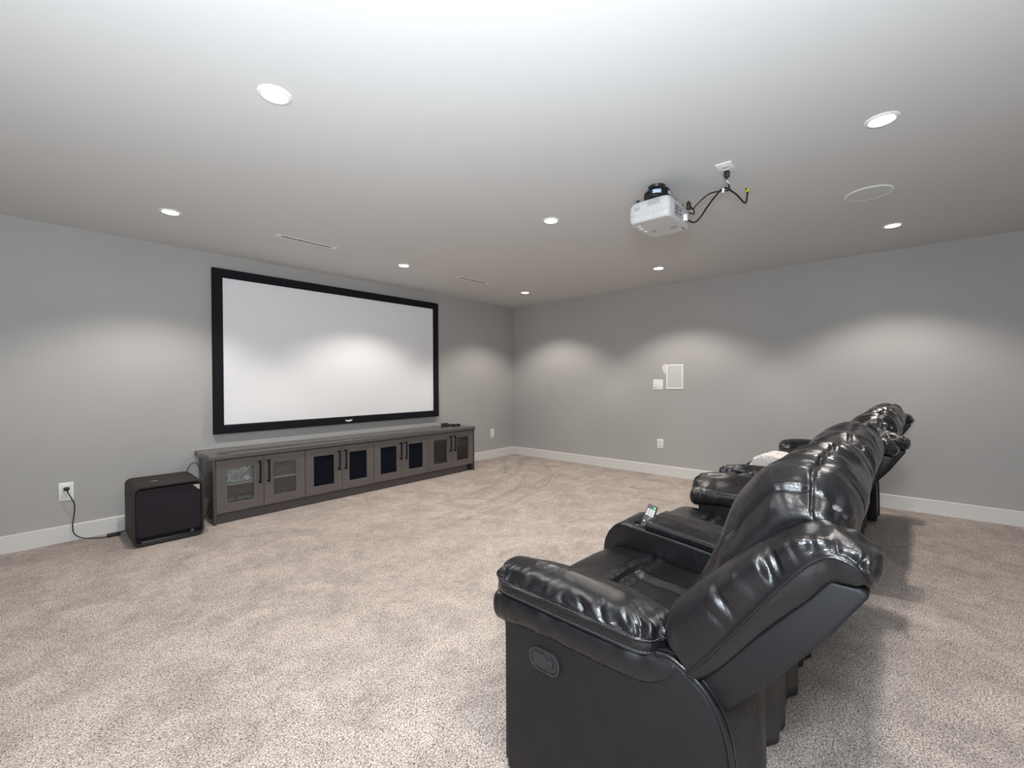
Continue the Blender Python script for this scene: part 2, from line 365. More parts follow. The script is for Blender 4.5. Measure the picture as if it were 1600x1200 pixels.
# ------------------------------------------------------------------ loveseat
W = 1.94
def build_sofa():
    t = thing('reclining_loveseat', '', 'sofa')
    def mir(o, do):            # mirror an object's mesh across the sofa's middle
        if not do: return o
        for v in o.data.vertices: v.co.x = W-v.co.x
        o.data.flip_normals(); return o
    # base frame behind the cushions
    box('base_frame', (0.03, 0.375, 0.03), (W-0.03, 0.93, 0.40), M_dark, t)
    for x in (0.06, W-0.12):
        for y in (0.25, 0.80): box('foot', (x, y+0.08*(y < 0.5), 0.0), (x+0.06, y+0.06+0.08*(y < 0.5), 0.035), M_plastic, t, 0.004)
    # loose cloth at the back of the base
    for xa, xb in ((0.42, 1.02), (1.06, 1.62)):
        g = [[(x+0.01*math.sin(z*9), 0.333+0.012*math.sin(x*23)+0.007*math.sin(x*61)-0.02*(0.56-z)+0.035*max(0, 1-(x-xa)/0.06), z) for z in (0.012, 0.14, 0.26, 0.38, 0.47)] for x in np.linspace(xa, xb, 30)]
        sk, _ = patch('back_skirt', g, 120, 12, M_skirt, t); sk['label'] = 'loose dark cloth at the back'
        sk.modifiers.new('thick', 'SOLIDIFY').thickness = 0.006
    for mirror in (False, True):
        sd = 11 if not mirror else 31
        # arm box / side panel
        poly = [(0.905, 0.03), (0.913, 0.30), (0.913, 0.47), (0.93, 0.545), (0.90, 0.572), (0.45, 0.575), (0.427, 0.585), (0.394, 0.590), (0.365, 0.581), (0.338, 0.566),
                (0.311, 0.545), (0.288, 0.515), (0.270, 0.47), (0.258, 0.40), (0.250, 0.30), (0.246, 0.15), (0.245, 0.03)]
        arm = mir(prism('arm', poly, 0, 0.004, 0.25, M_panel, t, 0.012, 3), mirror)
        arm['label'] = 'flat side panel of the arm'
        rp = [(0.003, y, z) for y, z in poly[6:]]
        mir(tube('piping', [(0.006, p[1]-0.002, p[2]+0.002) for p in rp], 0.0055, M_leather, arm, 8, 4), mirror)
        mir(tube('piping', [(0.024, p[1]-0.003, p[2]+0.003) for p in rp], 0.0035, M_leather, arm, 8, 4), mirror)
        # puffy band under the pad
        rows = []
        for (y, lo, hi, a) in [(0.375, 0.572, 0.576, 0.10), (0.378, 0.555, 0.588, 0.124), (0.40, 0.522, 0.590, 0.130), (0.46, 0.492, 0.584, 0.136), (0.60, 0.488, 0.580, 0.139), (0.78, 0.487, 0.580, 0.140),
                               (0.88, 0.478, 0.580, 0.140), (0.930, 0.470, 0.578, 0.138), (0.952, 0.484, 0.570, 0.131), (0.959, 0.512, 0.548, 0.118), (0.960, 0.53, 0.531, 0.10)]:
            sec = []
            for k in range(16):
                an = 2*PI*k/16; cx = math.copysign(abs(math.cos(an))**0.45, math.cos(an)); cz = math.copysign(abs(math.sin(an))**0.6, math.sin(an))
                sec.append((0.129+a*cx, y, (lo+hi)/2+(hi-lo)/2*cz))
            rows.append(sec)
        def d1(U, V, P): return 0.0028*vn(P[..., 1]*26, P[..., 2]*9+P[..., 0]*5, sd)+0.0015*vn(P[..., 1]*70, P[..., 2]*20, sd+1)
        o, _ = patch('arm_roll', rows, 120, 48, M_leather, t, d1, True, flip=True); mir(o, mirror)
        # arm pad: gusset, seam and puffed top
        x0, x1, y0, y1, rc = -0.004, 0.236, 0.408, 0.974, 0.085
        out = []
        cs = [(x1-rc, y1-rc, 0), (x0+rc, y1-rc, 90), (x0+rc, y0+rc, 180), (x1-rc, y0+rc, 270)]
        for (cx, cy, a0) in cs:
            for k in range(5): an = math.radians(a0+k*22.5); out.append((cx+rc*math.cos(an), cy+rc*math.sin(an)))
            nx = cs[(cs.index((cx, cy, a0))+1) % 4]; a1 = math.radians(nx[2])
            q = (nx[0]+rc*math.cos(a1), nx[1]+rc*math.sin(a1)); p = out[-1]
            ns = 3 if abs(q[1]-p[1]) < 0.2 else 8
            for k in range(1, ns): out.append((p[0]+(q[0]-p[0])*k/ns, p[1]+(q[1]-p[1])*k/ns))
        mxc, myc = (x0+x1)/2, (y0+y1)/2
        prof = [(0.80, 0.566), (0.965, 0.568), (1.0, 0.575), (1.012, 0.590), (1.0, 0.606), (1.012, 0.618), (0.99, 0.634), (0.92, 0.653), (0.78, 0.670), (0.55, 0.683), (0.28, 0.690), (0.0, 0.692)]
        rows = []
        for r, z_ in prof:
            sec = []
            for (x, y) in out:
                z = z_
                # shrink across fully, along only near the ends, so the top stays long
                yy = myc+(y-myc)*(1-(1-r)*0.55) if r > 0 else myc+(y-myc)*0.45
                z = 0.606+(z-0.606)*(0.80 if not mirror else 0.62) if z > 0.606 else z
                hh = z - (0.012*((abs(y-myc)/(y1-myc))**4)*(z-0.606)/0.089 if z > 0.606 else 0)
                xx = mxc+(x-mxc)*r; tt = max(0.0, (xx-0.085)/0.15)
                if z > 0.57: hh -= 0.085*tt**1.5*min(1, (z-0.57)/0.03)
                sec.append((xx, yy, hh))
            rows.append(sec)
        nb = len(out)
        def d2(U, V, P):
            per = V*1.0
            w1 = np.exp(-((U-5.9)/1.45)**2)
            gat = 0.011*ridge(per*1.5+0.35*vn(U*0.9, V*0.7, sd), U*0.22, sd+2)*w1 + 0.005*vn(per*3.3, U*0.4, sd+3)*w1
            top = np.clip((U-6)/2, 0, 1)
            fold = 0.0022*vn(P[..., 1]*17, P[..., 0]*5, sd+4)*top + 0.0013*vn(P[..., 1]*40+P[..., 0]*10, P[..., 0]*12, sd+5)*top
            seam = -0.004*np.exp(-((U-4.0)/0.16)**2)-0.004*np.exp(-((U-2.0)/0.2)**2)
            gus = 0.0012*vn(per*4, U*2, sd+6)*np.exp(-((U-3)/0.8)**2)
            return (gat*(U > 4.0)+fold+seam+gus)*(U < 10.9)
        o, G = patch('arm_pad', rows, 96, nb*9, M_leather, t, d2, True, flip=False)
        ns = G.shape[0]
        s1 = G[int(round(4.35/11*(ns-1)))]; s2 = G[int(round(2.35/11*(ns-1)))]
        pad = mir(o, mirror)
        for sx in (s1, s2):
            q = np.concatenate([sx, sx[:1]]); c0 = np.array([mxc, myc, 0]); q = q.copy(); q[:, :2] += (q[:, :2]-c0[:2])/np.linalg.norm(q[:, :2]-c0[:2], axis=1, keepdims=True)*0.0012
            mir(stitches('stitching', q, pad), mirror)
        # outer wing of the backrest
        Aw = [(0.40, 0.60), (0.418, 0.645), (0.400, 0.695), (0.325, 0.778), (0.262, 0.845), (0.201, 0.900), (0.150, 0.930), (0.103, 0.939), (0.060, 0.930), (0.030, 0.910), (0.018, 0.880), (0.022, 0.858)]
        Bw = [(0.352, 0.565), (0.348, 0.575), (0.325, 0.605), (0.263, 0.690), (0.212, 0.767), (0.165, 0.833), (0.124, 0.884), (0.090, 0.905), (0.062, 0.902), (0.045, 0.888), (0.034, 0.868), (0.030, 0.858)]
        Cw = [(0.345, 0.548), (0.340, 0.555), (0.305, 0.585), (0.245, 0.660), (0.190, 0.735), (0.145, 0.790), (0.108, 0.838), (0.088, 0.858), (0.070, 0.862), (0.055, 0.862), (0.044, 0.858), (0.038, 0.856)]
        rows = []
        for i, (a, b, c) in enumerate(zip(Aw, Bw, Cw)):
            a = np.array(a); b = np.array(b); c = np.array(c); k = {0: 0.35, 11: 0.45, 10: 0.8}.get(i, 1.0)
            mid = (a+b)/2+(a-b)*0.02
            def q(x, p): return (0.075+(x-0.075)*k, *p)
            rows.append([q(0.035, c+(c-b)*0.2), q(0.014, c), q(0.004, (b+c)/2), q(0.0, b), q(0.002, b+(a-b)*0.30), q(0.012, b+(a-b)*0.68), q(0.040, b+(a-b)*0.94), q(0.080, a), q(0.118, b+(a-b)*0.90),
                         q(0.145, b+(a-b)*0.6), q(0.150, b), q(0.140, c)])
        def d3(U, V, P):
            w1 = np.exp(-((V-4.7)/1.0)**2)*np.clip((U-1)/2, 0, 1)*np.clip((10.5-U)/1.5, 0, 1)
            mid = np.exp(-((U-5.0)/1.9)**2)
            gat = 0.010*ridge(U*2.7+0.35*vn(V*0.8, U*0.8, sd+8)+V*0.12, V*0.22, sd+7)*w1*(0.25+mid)+0.003*vn(U*4.5, V*0.6, sd+9)*w1*(0.4+mid)
            crump = 0.007*vn(U*1.5, V*1.0, sd+10)*np.clip((U-5.0)/1.5, 0, 1)*np.clip((10.3-U)/1.0, 0, 1)*np.clip((V-3)/1.5, 0, 1)*np.clip((10-V), 0, 1)
            soft = 0.004*vn(U*0.9, V*0.8, sd+12)
            seam = -0.0045*np.exp(-((V-3.0)/0.12)**2)
            return gat+crump+soft+seam
        o, G = patch('backrest_wing', rows, 170, 100, M_leather, t, d3, flip=True)
        wing = mir(o, mirror)
        j = int(round(2.82/11*(G.shape[1]-1)))
        sp = G[12:150, j].copy(); sp[:, 0] -= 0.0012
        mir(stitches('stitching', sp, wing, m=M_thread), mirror)
    # recliner release in the near side panel
    rh = bpy.data.objects.new('recline_handle', None); C.objects.link(rh); rh.parent = t
    def stad(cy, cz, hl, r, n=14):
        P = []
        for k in range(n+1): a = -PI/2+PI*k/n; P.append((cy+hl+r*math.cos(a), cz+r*math.sin(a)))
        for k in range(n+1): a = PI/2+PI*k/n; P.append((cy-hl+r*math.cos(a), cz+r*math.sin(a)))
        return P
    hc = (0.752, 0.428)
    ring = stad(hc[0], hc[1], 0.022, 0.033); inn = stad(hc[0], hc[1], 0.021, 0.0265)
    bm = bmesh.new()
    lay = [(ring, 0.004), (ring, -0.0015), (stad(hc[0], hc[1], 0.0215, 0.0315), -0.0028), (inn, -0.0028), (stad(hc[0], hc[1], 0.021, 0.0255), -0.0005)]
    vs = [[bm.verts.new((x, p[0], p[1])) for p in L_] for L_, x in lay]
    nn = len(ring)
    for a, b in zip(vs, vs[1:]):
        for k in range(nn): bm.faces.new((a[k], a[(k+1) % nn], b[(k+1) % nn], b[k]))
    bezel = bm_obj('bezel', bm, M_plastic, rh, True, 40); bezel.parent = t; bezel.name = 'recline_handle'
    bpy.data.objects.remove(rh); rh = bezel
    prism('recess', stad(hc[0], hc[1], 0.021, 0.0255), 0, 0.0038, 0.0008, M_dark, rh)
    prism('recess_plate', [(0.756, 0.405), (0.775, 0.4025), (0.795, 0.413), (0.799, 0.428), (0.795, 0.443), (0.775, 0.4535), (0.756, 0.451), (0.735, 0.4535), (0.715, 0.446), (0.706, 0.428), (0.715, 0.410), (0.735, 0.4025)], 0, 0.0006, -0.0008, M_plastic, rh)
    prism('lever', [(0.784, 0.409), (0.784, 0.448), (0.752, 0.448), (0.744, 0.439), (0.720, 0.437), (0.720, 0.418), (0.744, 0.418), (0.752, 0.409)], 0, -0.0005, -0.0045, M_plasticm, rh, 0.001)
    # back shells
    sh = [(0.345, 0.545), (0.30, 0.525), (0.272, 0.517), (0.195, 0.610), (0.10, 0.735), (0.034, 0.843), (0.050, 0.853), (0.095, 0.853), (0.195, 0.725), (0.27, 0.64)]
    for a, b in ((0.022, 0.155), (W-0.155, W-0.022)):
        o = prism('wing_shell', sh, 0, a, b, M_panel, t, 0.008, 3)
    shc = [(y+0.045, z-0.01) for y, z in sh]
    for a, b in ((0.157, W/2-0.006), (W/2+0.006, W-0.157)):
        o = prism('back_shell', shc, 0, a, b, M_panel, t, 0.008, 3)
    # seats, back cushions
    for s in (0, 1):
        mxv = W if s else None
        sd = 60+40*s
        prof = [(0.30, 0.36), (0.40, 0.43), (0.55, 0.450), (0.70, 0.458), (0.775, 0.466), (0.81, 0.468), (0.88, 0.474), (0.96, 0.474), (1.015, 0.455), (1.043, 0.41), (1.050, 0.32), (1.047, 0.20), (1.035, 0.10), (1.01, 0.05), (0.95, 0.04)]
        rows = []
        for x, dz, dy in [(0.250, -0.09, -0.02), (0.252, -0.05, -0.012), (0.262, -0.018, -0.004), (0.29, -0.004, 0), (0.36, 0.0, 0), (0.46, 0.004, 0), (0.56, 0.006, 0), (0.66, 0.004, 0), (0.75, 0, 0), (0.815, -0.004, 0), (0.842, -0.018, -0.004), (0.850, -0.05, -0.012), (0.852, -0.09, -0.02)]:
            rows.append([(x, y+dy, z+(dz if y < 1.03 else 0)) for y, z in prof])
        def d4(U, V, P):
            x = P[..., 0]; y = P[..., 1]; top = P[..., 2] > 0.40
            g = -0.016*np.exp(-((y-0.795-0.01*vn(x*9, 0, sd))/0.010)**2)+0.007*np.exp(-((y-0.765)/0.016)**2)+0.006*np.exp(-((y-0.825)/0.018)**2)
            g2 = (-0.012*np.exp(-((x-0.60)/0.013)**2)+0.004*np.exp(-((x-0.63)/0.018)**2))*np.clip((0.785-y)/0.02, 0, 1)
            soft = 0.003*vn(x*6, y*5, sd+1)
            puck = 0.003*ridge(x*30, y*6, sd+3)*np.exp(-((y-0.80)/0.03)**2)
            fr = 0.006*np.exp(-((P[..., 2]-0.30)/0.012)**2)*(y > 1.0)*-1
            return (g+g2+puck)*top+soft+fr
        seat, _ = patch('seat_cushion', rows, 200, 320, M_leather, t, d4, flip=False, mx=mxv)
        if s: seat.data.flip_normals()
        # back cushion
        sec = [(0.43, 0.44), (0.475, 0.50), (0.478, 0.57), (0.440, 0.650), (0.396, 0.725), (0.372, 0.79), (0.345, 0.865), (0.308, 0.940), (0.255, 0.997), (0.200, 1.018), (0.150, 1.020), (0.108, 1.002), (0.080, 0.968), (0.066, 0.92), (0.080, 0.86), (0.150, 0.76), (0.28, 0.60), (0.36, 0.47)]
        cen = [(0.39, 0.47), (0.39, 0.50), (0.38, 0.55), (0.34, 0.62), (0.31, 0.68), (0.28, 0.73), (0.25, 0.79), (0.21, 0.84), (0.17, 0.88), (0.14, 0.90), (0.125, 0.905), (0.11, 0.905), (0.10, 0.89), (0.10, 0.88), (0.11, 0.85), (0.17, 0.76), (0.29, 0.60), (0.37, 0.48)]
        rows = []
        for x, k in [(0.135, 0.0), (0.118, 0.16), (0.118, 0.34), (0.132, 0.47), (0.168, 0.66), (0.205, 0.84), (0.25, 0.95), (0.32, 1.005), (0.42, 1.02), (0.55, 1.035), (0.68, 1.02), (0.77, 0.98), (0.845, 0.92), (0.895, 0.82), (0.935, 0.68), (0.960, 0.48), (0.970, 0.22), (0.968, 0.0)]:
            rows.append([(x, c[0]+(p[0]-c[0])*k, c[1]+(p[1]-c[1])*k) for p, c in zip(sec, cen)])
        def d5(U, V, P):
            x = P[..., 0]; body = np.clip((U-1.5)/1.5, 0, 1)*np.clip((15.5-U)/1.5, 0, 1)
            up = np.clip((V-4)/3, 0, 1)*np.clip((15-V)/2, 0, 1)
            crest = -0.008*np.exp(-((V-10.0)/0.11)**2)-0.003*np.exp(-((V-10.0)/0.45)**2)
            sn = 1.3*np.exp(-((x-0.168)/0.0055)**2)+np.exp(-((x-0.335-0.008*np.sin(V))/0.0045)**2)+np.exp(-((x-0.775)/0.0045)**2)+np.exp(-((x-0.915)/0.0045)**2)
            sn2 = np.exp(-((x-0.165)/0.03)**2)+np.exp(-((x-0.335)/0.03)**2)+np.exp(-((x-0.775)/0.03)**2)+np.exp(-((x-0.915)/0.03)**2)
            gat = 0.0085*ridge(x*17+0.6*vn(V*0.5, x*4, sd+5), V*0.22, sd+4)*(np.exp(-((V-10)/2.6)**2)*0.8+np.exp(-((V-10)/1.2)**2)*0.5)
            gat2 = 0.0045*vn(x*38, V*0.45, sd+6)*np.exp(-((V-10)/1.8)**2)
            pk = 0.010*ridge(V*1.25+0.3*vn(x*20, V, sd+9), x*5, sd+7)*np.exp(-((x-0.16)/0.05)**2)*np.clip((V-2)/2, 0, 1)
            pk += 0.007*ridge(V*1.3, x*5, sd+8)*np.exp(-((x-0.94)/0.05)**2)
            head = -0.010*np.exp(-((V-7.2)/0.5)**2)*np.exp(-((x-0.55)/0.28)**2)
            soft = 0.007*vn(x*6, V*0.55, sd+10)+0.003*vn(x*15, V*1.1, sd+11)
            return (crest-0.0065*sn*up+0.004*sn2*up*0+gat+gat2+pk+head+soft)*body
        cu, G = patch('back_cushion', rows, 230, 260, M_leather, t, d5, flip=True, mx=mxv)
        if s: cu.data.flip_normals()
        # stitching beside the two profile seams
        for xs in (0.180, 0.347):
            i = int(np.argmin(np.abs((G[:, 120, 0] if not s else W-G[:, 120, 0])[20:200]-xs)))+20
            ln = G[i, 60:150].copy()
            nrm = np.gradient(ln, axis=0); off = np.stack([np.zeros(len(ln)), nrm[:, 2], -nrm[:, 1]], 1); off /= np.linalg.norm(off, axis=1, keepdims=True)
            stitches('stitching', ln+off*0.0012, cu, m=M_thread)
    # console with cup holders and lid
    poly = [(0.34, 0.50), (0.58, 0.535), (0.776, 0.556), (0.90, 0.566), (0.955, 0.570), (0.985, 0.562), (1.01, 0.545), (1.035, 0.515), (1.055, 0.475), (1.063, 0.43), (1.062, 0.30), (1.052, 0.05), (0.34, 0.05)]
    con = prism('console', poly, 0, 0.848, 1.092, M_leather, t, 0.014, 4)
    con.data.materials.append(M_leather)
    holes = [(0.912, 0.893), (1.026, 0.893)]
    bm = bmesh.new()
    for hx, hy in holes:
        bmesh.ops.create_cone(bm, cap_ends=True, segments=40, radius1=0.037, radius2=0.040, depth=0.20, matrix=Matrix.Translation((hx, hy, 0.585)))
    cut = bm_obj('cutter', bm, None)
    md = con.modifiers.new('b', 'BOOLEAN'); md.operation = 'DIFFERENCE'; md.object = cut; md.solver = 'EXACT'
    dg = bpy.context.evaluated_depsgraph_get(); me = bpy.data.meshes.new_from_object(con.evaluated_get(dg)); con.modifiers.clear(); con.data = me
    bpy.data.objects.remove(cut)
    for hx, hy in holes:
        lathe('cup_holder', [(0.0, -0.078), (0.034, -0.078), (0.0355, -0.07), (0.0375, -0.002), (0.0375, 0.002), (0.040, 0.0035), (0.043, 0.002), (0.043, -0.004)], M_plastic, con, 36, (hx, hy, 0.566))
    # padded lid
    rows = []
    for y, zb, k in [(0.405, 0.512, 0.0), (0.40, 0.512, 0.7), (0.41, 0.514, 1), (0.50, 0.522, 1), (0.60, 0.534, 1), (0.72, 0.547, 1), (0.81, 0.555, 1), (0.838, 0.557, 0.96), (0.848, 0.558, 0.75), (0.846, 0.558, 0.0)]:
        secl = []
        for (dx, dz) in [(0.112, 0), (0.118, 0.006), (0.121, 0.018), (0.119, 0.030), (0.108, 0.042), (0.07, 0.048), (0, 0.050), (-0.07, 0.048), (-0.108, 0.042), (-0.119, 0.030), (-0.121, 0.018), (-0.118, 0.006), (-0.112, 0)]:
            secl.append((0.97+dx*(0.93+0.07*k if k > 0 else 0.93), y, zb+dz*k+(0.012*(1-k) if k else 0.012)))
        rows.append(secl)
    def d6(U, V, P):
        return 0.003*vn(P[..., 0]*14, P[..., 1]*9, 5)+0.0015*vn(P[..., 0]*40, P[..., 1]*20, 6)-0.0035*(np.exp(-((V-3.0)/0.12)**2)+np.exp(-((V-9.0)/0.12)**2))
    lid, G = patch('console_lid', rows, 70, 100, M_leather, t, d6, flip=False)
    for vv, sg in ((3.2, 1), (2.75, 1), (8.8, -1), (9.25, -1)):
        ln = G[6:62, int(round(vv/12*99))].copy(); ln[:, 0] += sg*0.001; ln[:, 2] += 0.0006
        stitches('stitching', ln, lid)
    return t
sofa = build_sofa()
sofa.location = (0.97, 0, 0); sofa.rotation_euler = (0, 0, math.radians(-0.8))
tag(sofa, 'nearer black leather reclining loveseat, a remote standing in its console cup holder', 'sofa', 'black reclining loveseats')
sofa2 = dup(sofa)
sofa2.location = (3.035, -0.07, 0); sofa2.rotation_euler = (0, 0, math.radians(-1.7))
tag(sofa2, 'farther black leather reclining loveseat near the right wall, a folded towel on its seat', 'sofa', 'black reclining loveseats')
def sofa_pt(s, p):
    a = s.rotation_euler.z; x, y, z = p
    return (s.location.x+x*math.cos(a)-y*math.sin(a), s.location.y+x*math.sin(a)+y*math.cos(a), z)

# ------------------------------------------------------------------ remote in cup holder
base = Vector(sofa_pt(sofa, (0.898, 0.895, 0.499)))
rem = thing('remote_control', 'black television remote with a green key standing in the console cup holder', 'remote control', base)
body = box('body', (-0.0225, -0.008, 0), (0.0225, 0.008, 0.165), M_plastic, rem, 0.004)
zz = 0.150
box('display_cap', (-0.019, 0.0078, 0.146), (0.019, 0.0092, 0.162), M_plasticm, rem)
box('green_button', (-0.017, 0.0080, 0.147), (-0.007, 0.0105, 0.157), M_green, rem, 0.001)['label'] = 'green key'
for r_ in range(4):
    for c_ in range(3):
        box('button', (-0.018+c_*0.0125, 0.0078, 0.112+r_*0.0085), (-0.018+c_*0.0125+0.0105, 0.0098, 0.117+r_*0.0085), M_white, rem, 0.0008)
for r_ in range(7):
    for c_ in range(3):
        if r_ in (3,) and c_ == 1: continue
        lathe('button', [(0.0, 0.0022), (0.003, 0.0020), (0.0036, 0.0008), (0.0036, -0.001)], M_plasticm if (r_+c_) % 3 else M_lgrey, rem, 10, (0, 0, 0))
        b_ = rem.children[-1] if False else bpy.data.objects[[o.name for o in rem.children if o.name.startswith('button')][-1]]
for i, b_ in enumerate([o for o in rem.children if o.name.startswith('button')][12:]):
    r_, c_ = divmod(i, 3); b_.rotation_euler = (-PI/2, 0, 0); b_.location = (-0.0125+c_*0.0125, 0.0080, 0.020+r_*0.0125)
zx = Vector((0.52, -0.14, 0.80)).normalized(); yx = Vector((-0.85, -0.25, 0.35)); yx = (yx-zx*yx.dot(zx)).normalized(); xx_ = yx.cross(zx)
rem.rotation_euler = Matrix((xx_, yx, zx)).transposed().to_euler()

# ------------------------------------------------------------------ towel on the second console
tb = sofa_pt(sofa2, (0.60, 0.76, 0.0))
rows = []
for x, k in [(-0.115, 0.0), (-0.128, 0.6), (-0.120, 0.92), (-0.05, 1), (0.03, 1), (0.11, 0.95), (0.125, 0.6), (0.115, 0.0)]:
    rows.append([(x, y*(0.8+0.2*k), 0.575+(z-0.575)*(0.35+0.65*k) if k else 0.575) for y, z in
                 [(-0.13, 0.50), (-0.15, 0.58), (-0.12, 0.665), (-0.02, 0.690), (0.06, 0.676), (0.115, 0.635), (0.128, 0.57), (0.118, 0.50), (0.06, 0.482), (-0.05, 0.482)]])
def d7(U, V, P): return 0.006*vn(P[..., 0]*25, P[..., 1]*25, 3)+0.004*vn(P[..., 0]*90+P[..., 2]*60, P[..., 1]*90, 4)-0.010*np.exp(-((V-5.5)/0.15)**2)-0.008*np.exp(-((V-4.6)/0.12)**2)
tw, _ = patch('towel', rows, 90, 120, M_towel, None, d7, True, flip=True)
tw.location = tb; tw.rotation_euler = (0, 0, math.radians(-6))
tag(tw, 'thick folded beige terry towel on the near seat of the farther loveseat', 'towel')

# ------------------------------------------------------------------ media cabinet units
def cab_unit(x0, x1, glass, label, left_end=False, right_end=False):
    t = thing('media_cabinet', label, 'cabinet', (x0, 4.36, 0), 0, 'media cabinet units under the screen')
    wd = x1-x0; D = YC-4.36-0.002
    e = 0.0
    bl = [((0.001, 0.02, 0.09), (0.019, D, 0.562)), ((wd-0.019, 0.02, 0.09), (wd-0.001, D, 0.562)), ((0.019, 0.02, 0.09), (wd-0.019, D, 0.108)), ((0.019, 0.02, 0.544), (wd-0.019, D, 0.562)), ((0.019, D-0.012, 0.108), (wd-0.019, D-0.001, 0.544))]
    boxes('carcass', bl, M_wood, t)
    if left_end: box('end_panel', (-0.021, -0.004, 0.0), (0.0, D-0.015, 0.562), M_wside, t, 0.001)
    if right_end: box('end_panel', (wd, -0.004, 0.0), (wd+0.020, D-0.015, 0.562), M_wside, t, 0.001)
    kx = wd-(0.085 if right_end else 0)
    box('toe_kick', (0.0, 0.035, 0.0), (kx, 0.052, 0.09), M_wside, t)
    if right_end: box('toe_kick', (kx, 0.06, 0.0), (wd, 0.075, 0.09), M_dark, t)
    if glass:
        box('shelf', (0.019, 0.045, 0.315), (wd-0.019, D-0.012, 0.333), M_shelf, t)
    hw = wd/2
    for s in (0, 1):
        a, b = (0.0025, hw-0.0015) if s == 0 else (hw+0.0015, wd-0.0025)
        st = 0.081 if s == 0 else 0.084
        gl, gr = a+st, b-st
        bm = bmesh.new(); zl, zh = 0.094, 0.552
        for lo, hi in (((a, 0, zl), (gl, 0.019, zh)), ((gr, 0, zl), (b, 0.019, zh)), ((gl, 0, zl), (gr, 0.019, 0.174)), ((gl, 0, 0.476), (gr, 0.019, zh))): add_box(bm, lo, hi, 0.0008, 1)
        dr = bm_obj('door', bm, M_wood, t)
        if glass:
            box('glass_pane', (gl-0.004, 0.009, 0.170), (gr+0.004, 0.0125, 0.480), M_glass, dr)
        else:
            o = box('dark_panel', (gl-0.004, 0.012, 0.170), (gr+0.004, 0.016, 0.480), M_cloth_dark, dr); o['label'] = 'black speaker-cloth panel'
        hx = b-0.043 if s == 0 else a+0.027
        bm = bmesh.new()
        add_box(bm, (hx, -0.036, 0.308), (hx+0.016, -0.026, 0.512), 0.0015, 1)
        add_box(bm, (hx, -0.028, 0.312), (hx+0.016, 0.0005, 0.326), 0.001, 1); add_box(bm, (hx, -0.028, 0.494), (hx+0.016, 0.0005, 0.508), 0.001, 1)
        bm_obj('handle', bm, M_velvet, dr)['label'] = 'black bar handle'
    return t
cab_unit(1.097, 1.847, True, 'glass-door media cabinet unit at the left end beside the subwoofer', left_end=True)
cab_unit(1.847, 2.599, False, 'black-panelled media cabinet unit, next to the left glass unit')
cab_unit(2.599, 3.351, False, 'black-panelled media cabinet unit, next to the right glass unit')
cab_unit(3.351, 4.110, True, 'glass-door media cabinet unit at the right end near the corner', right_end=True)
tag(box('worktop', (1.045, 4.340, 0.5625), (4.135, YC-0.001, 0.601), M_wtop, None, 0.0015), 'long dark laminate worktop lying over all the media cabinets', 'worktop')
# inside the cabinets
def leaning_card(loc, w_, h_, rz, rx, m, name, label, cat, th=0.014):
    o = box(name, (-w_/2, -th/2, 0), (w_/2, th/2, h_), m); o.location = loc; o.rotation_euler = (rx, 0, rz); return tag(o, label, cat)
leaning_card((1.292, 4.44, 0.3335), 0.23, 0.125, 0.0, math.radians(-10), M_card, 'disc_case', 'printed grey case leaning on the shelf behind the left cabinet glass', 'case')
st = thing('paper_stack', 'two white booklets lying on the shelf beside the printed case', 'booklets', (1.445, 4.55, 0.3335))
box('booklet', (-0.06, -0.08, 0.0), (0.06, 0.08, 0.03), M_paper2, st, 0.002); box('booklet', (-0.055, -0.08, 0.05), (0.06, 0.07, 0.062), M_paper2, st)
box('sleeve', (-0.055, -0.078, 0.030), (0.055, 0.07, 0.050), M_dark, st)
for i, (x, y, rz, m, lb) in enumerate(((1.262, 4.69, 0.3, M_paper, 'pale blue leaflet at the left of the cabinet floor behind glass'), (1.435, 4.70, -0.2, M_paper2, 'white leaflet lying right of the pale blue one in the cabinet'))):
    P = [[(u*0.075, v*0.05, 0.109+0.006*(1+math.sin(u*2+i*2))+0.002*v) for v in (-1, -0.3, 0.3, 1)] for u in (-1, -0.5, 0, 0.5, 1)]
    o, _ = patch('leaflet', P, 20, 12, m); o.location = (x, y, 0.0015); o.rotation_euler = (0, 0, rz); o.modifiers.new('s', 'SOLIDIFY').thickness = 0.0012
    tag(o, lb, 'paper')
pts = [(3.66+0.055*math.cos(a)+0.015*a, 4.67+0.035*math.sin(a), 0.112+0.003*math.sin(a*1.3)) for a in np.linspace(0, 9, 22)]
tag(tube('white_cable', pts, 0.003, M_white, None, 6, 3), 'coiled thin white cable on the floor of the right glass cabinet', 'cable')
pts = [(1.68+0.04*a, 4.62+0.006*math.sin(a*3), 0.1115) for a in np.linspace(0, 2.4, 8)]
tag(tube('white_cable', pts, 0.003, M_white, None, 6, 3), 'short white cable on the floor of the left glass cabinet', 'cable')
# gadgets on the worktop
tg = thing('remote_control', 'flat black remote lying on the right end of the worktop', 'remote control', (3.955, 4.68, 0.6015), 0.25)
box('body', (-0.085, -0.024, 0), (0.085, 0.024, 0.018), M_plastic, tg, 0.004); box('keypad', (-0.07, -0.018, 0.0175), (0.06, 0.018, 0.0195), M_plasticm, tg)
tg = thing('media_player', 'small black box crossed over the remote on the worktop', 'electronics', (4.01, 4.60, 0.6015), -0.2)
box('housing', (-0.045, -0.03, 0), (0.055, 0.03, 0.026), M_plastic, tg, 0.004); box('edge_trim', (-0.03, -0.0305, 0.006), (0.0, -0.0295, 0.010), M_silver, tg)
tg = thing('eyeglasses', 'black folded object lying behind the remote on the worktop', 'electronics', (3.93, 4.745, 0.6015), -0.5)
box('housing', (-0.05, -0.02, 0), (0.05, 0.02, 0.034), M_plastic, tg, 0.005); tg.name = 'remote_cradle'; tg['label'] = 'small black cradle behind the remote on the worktop'

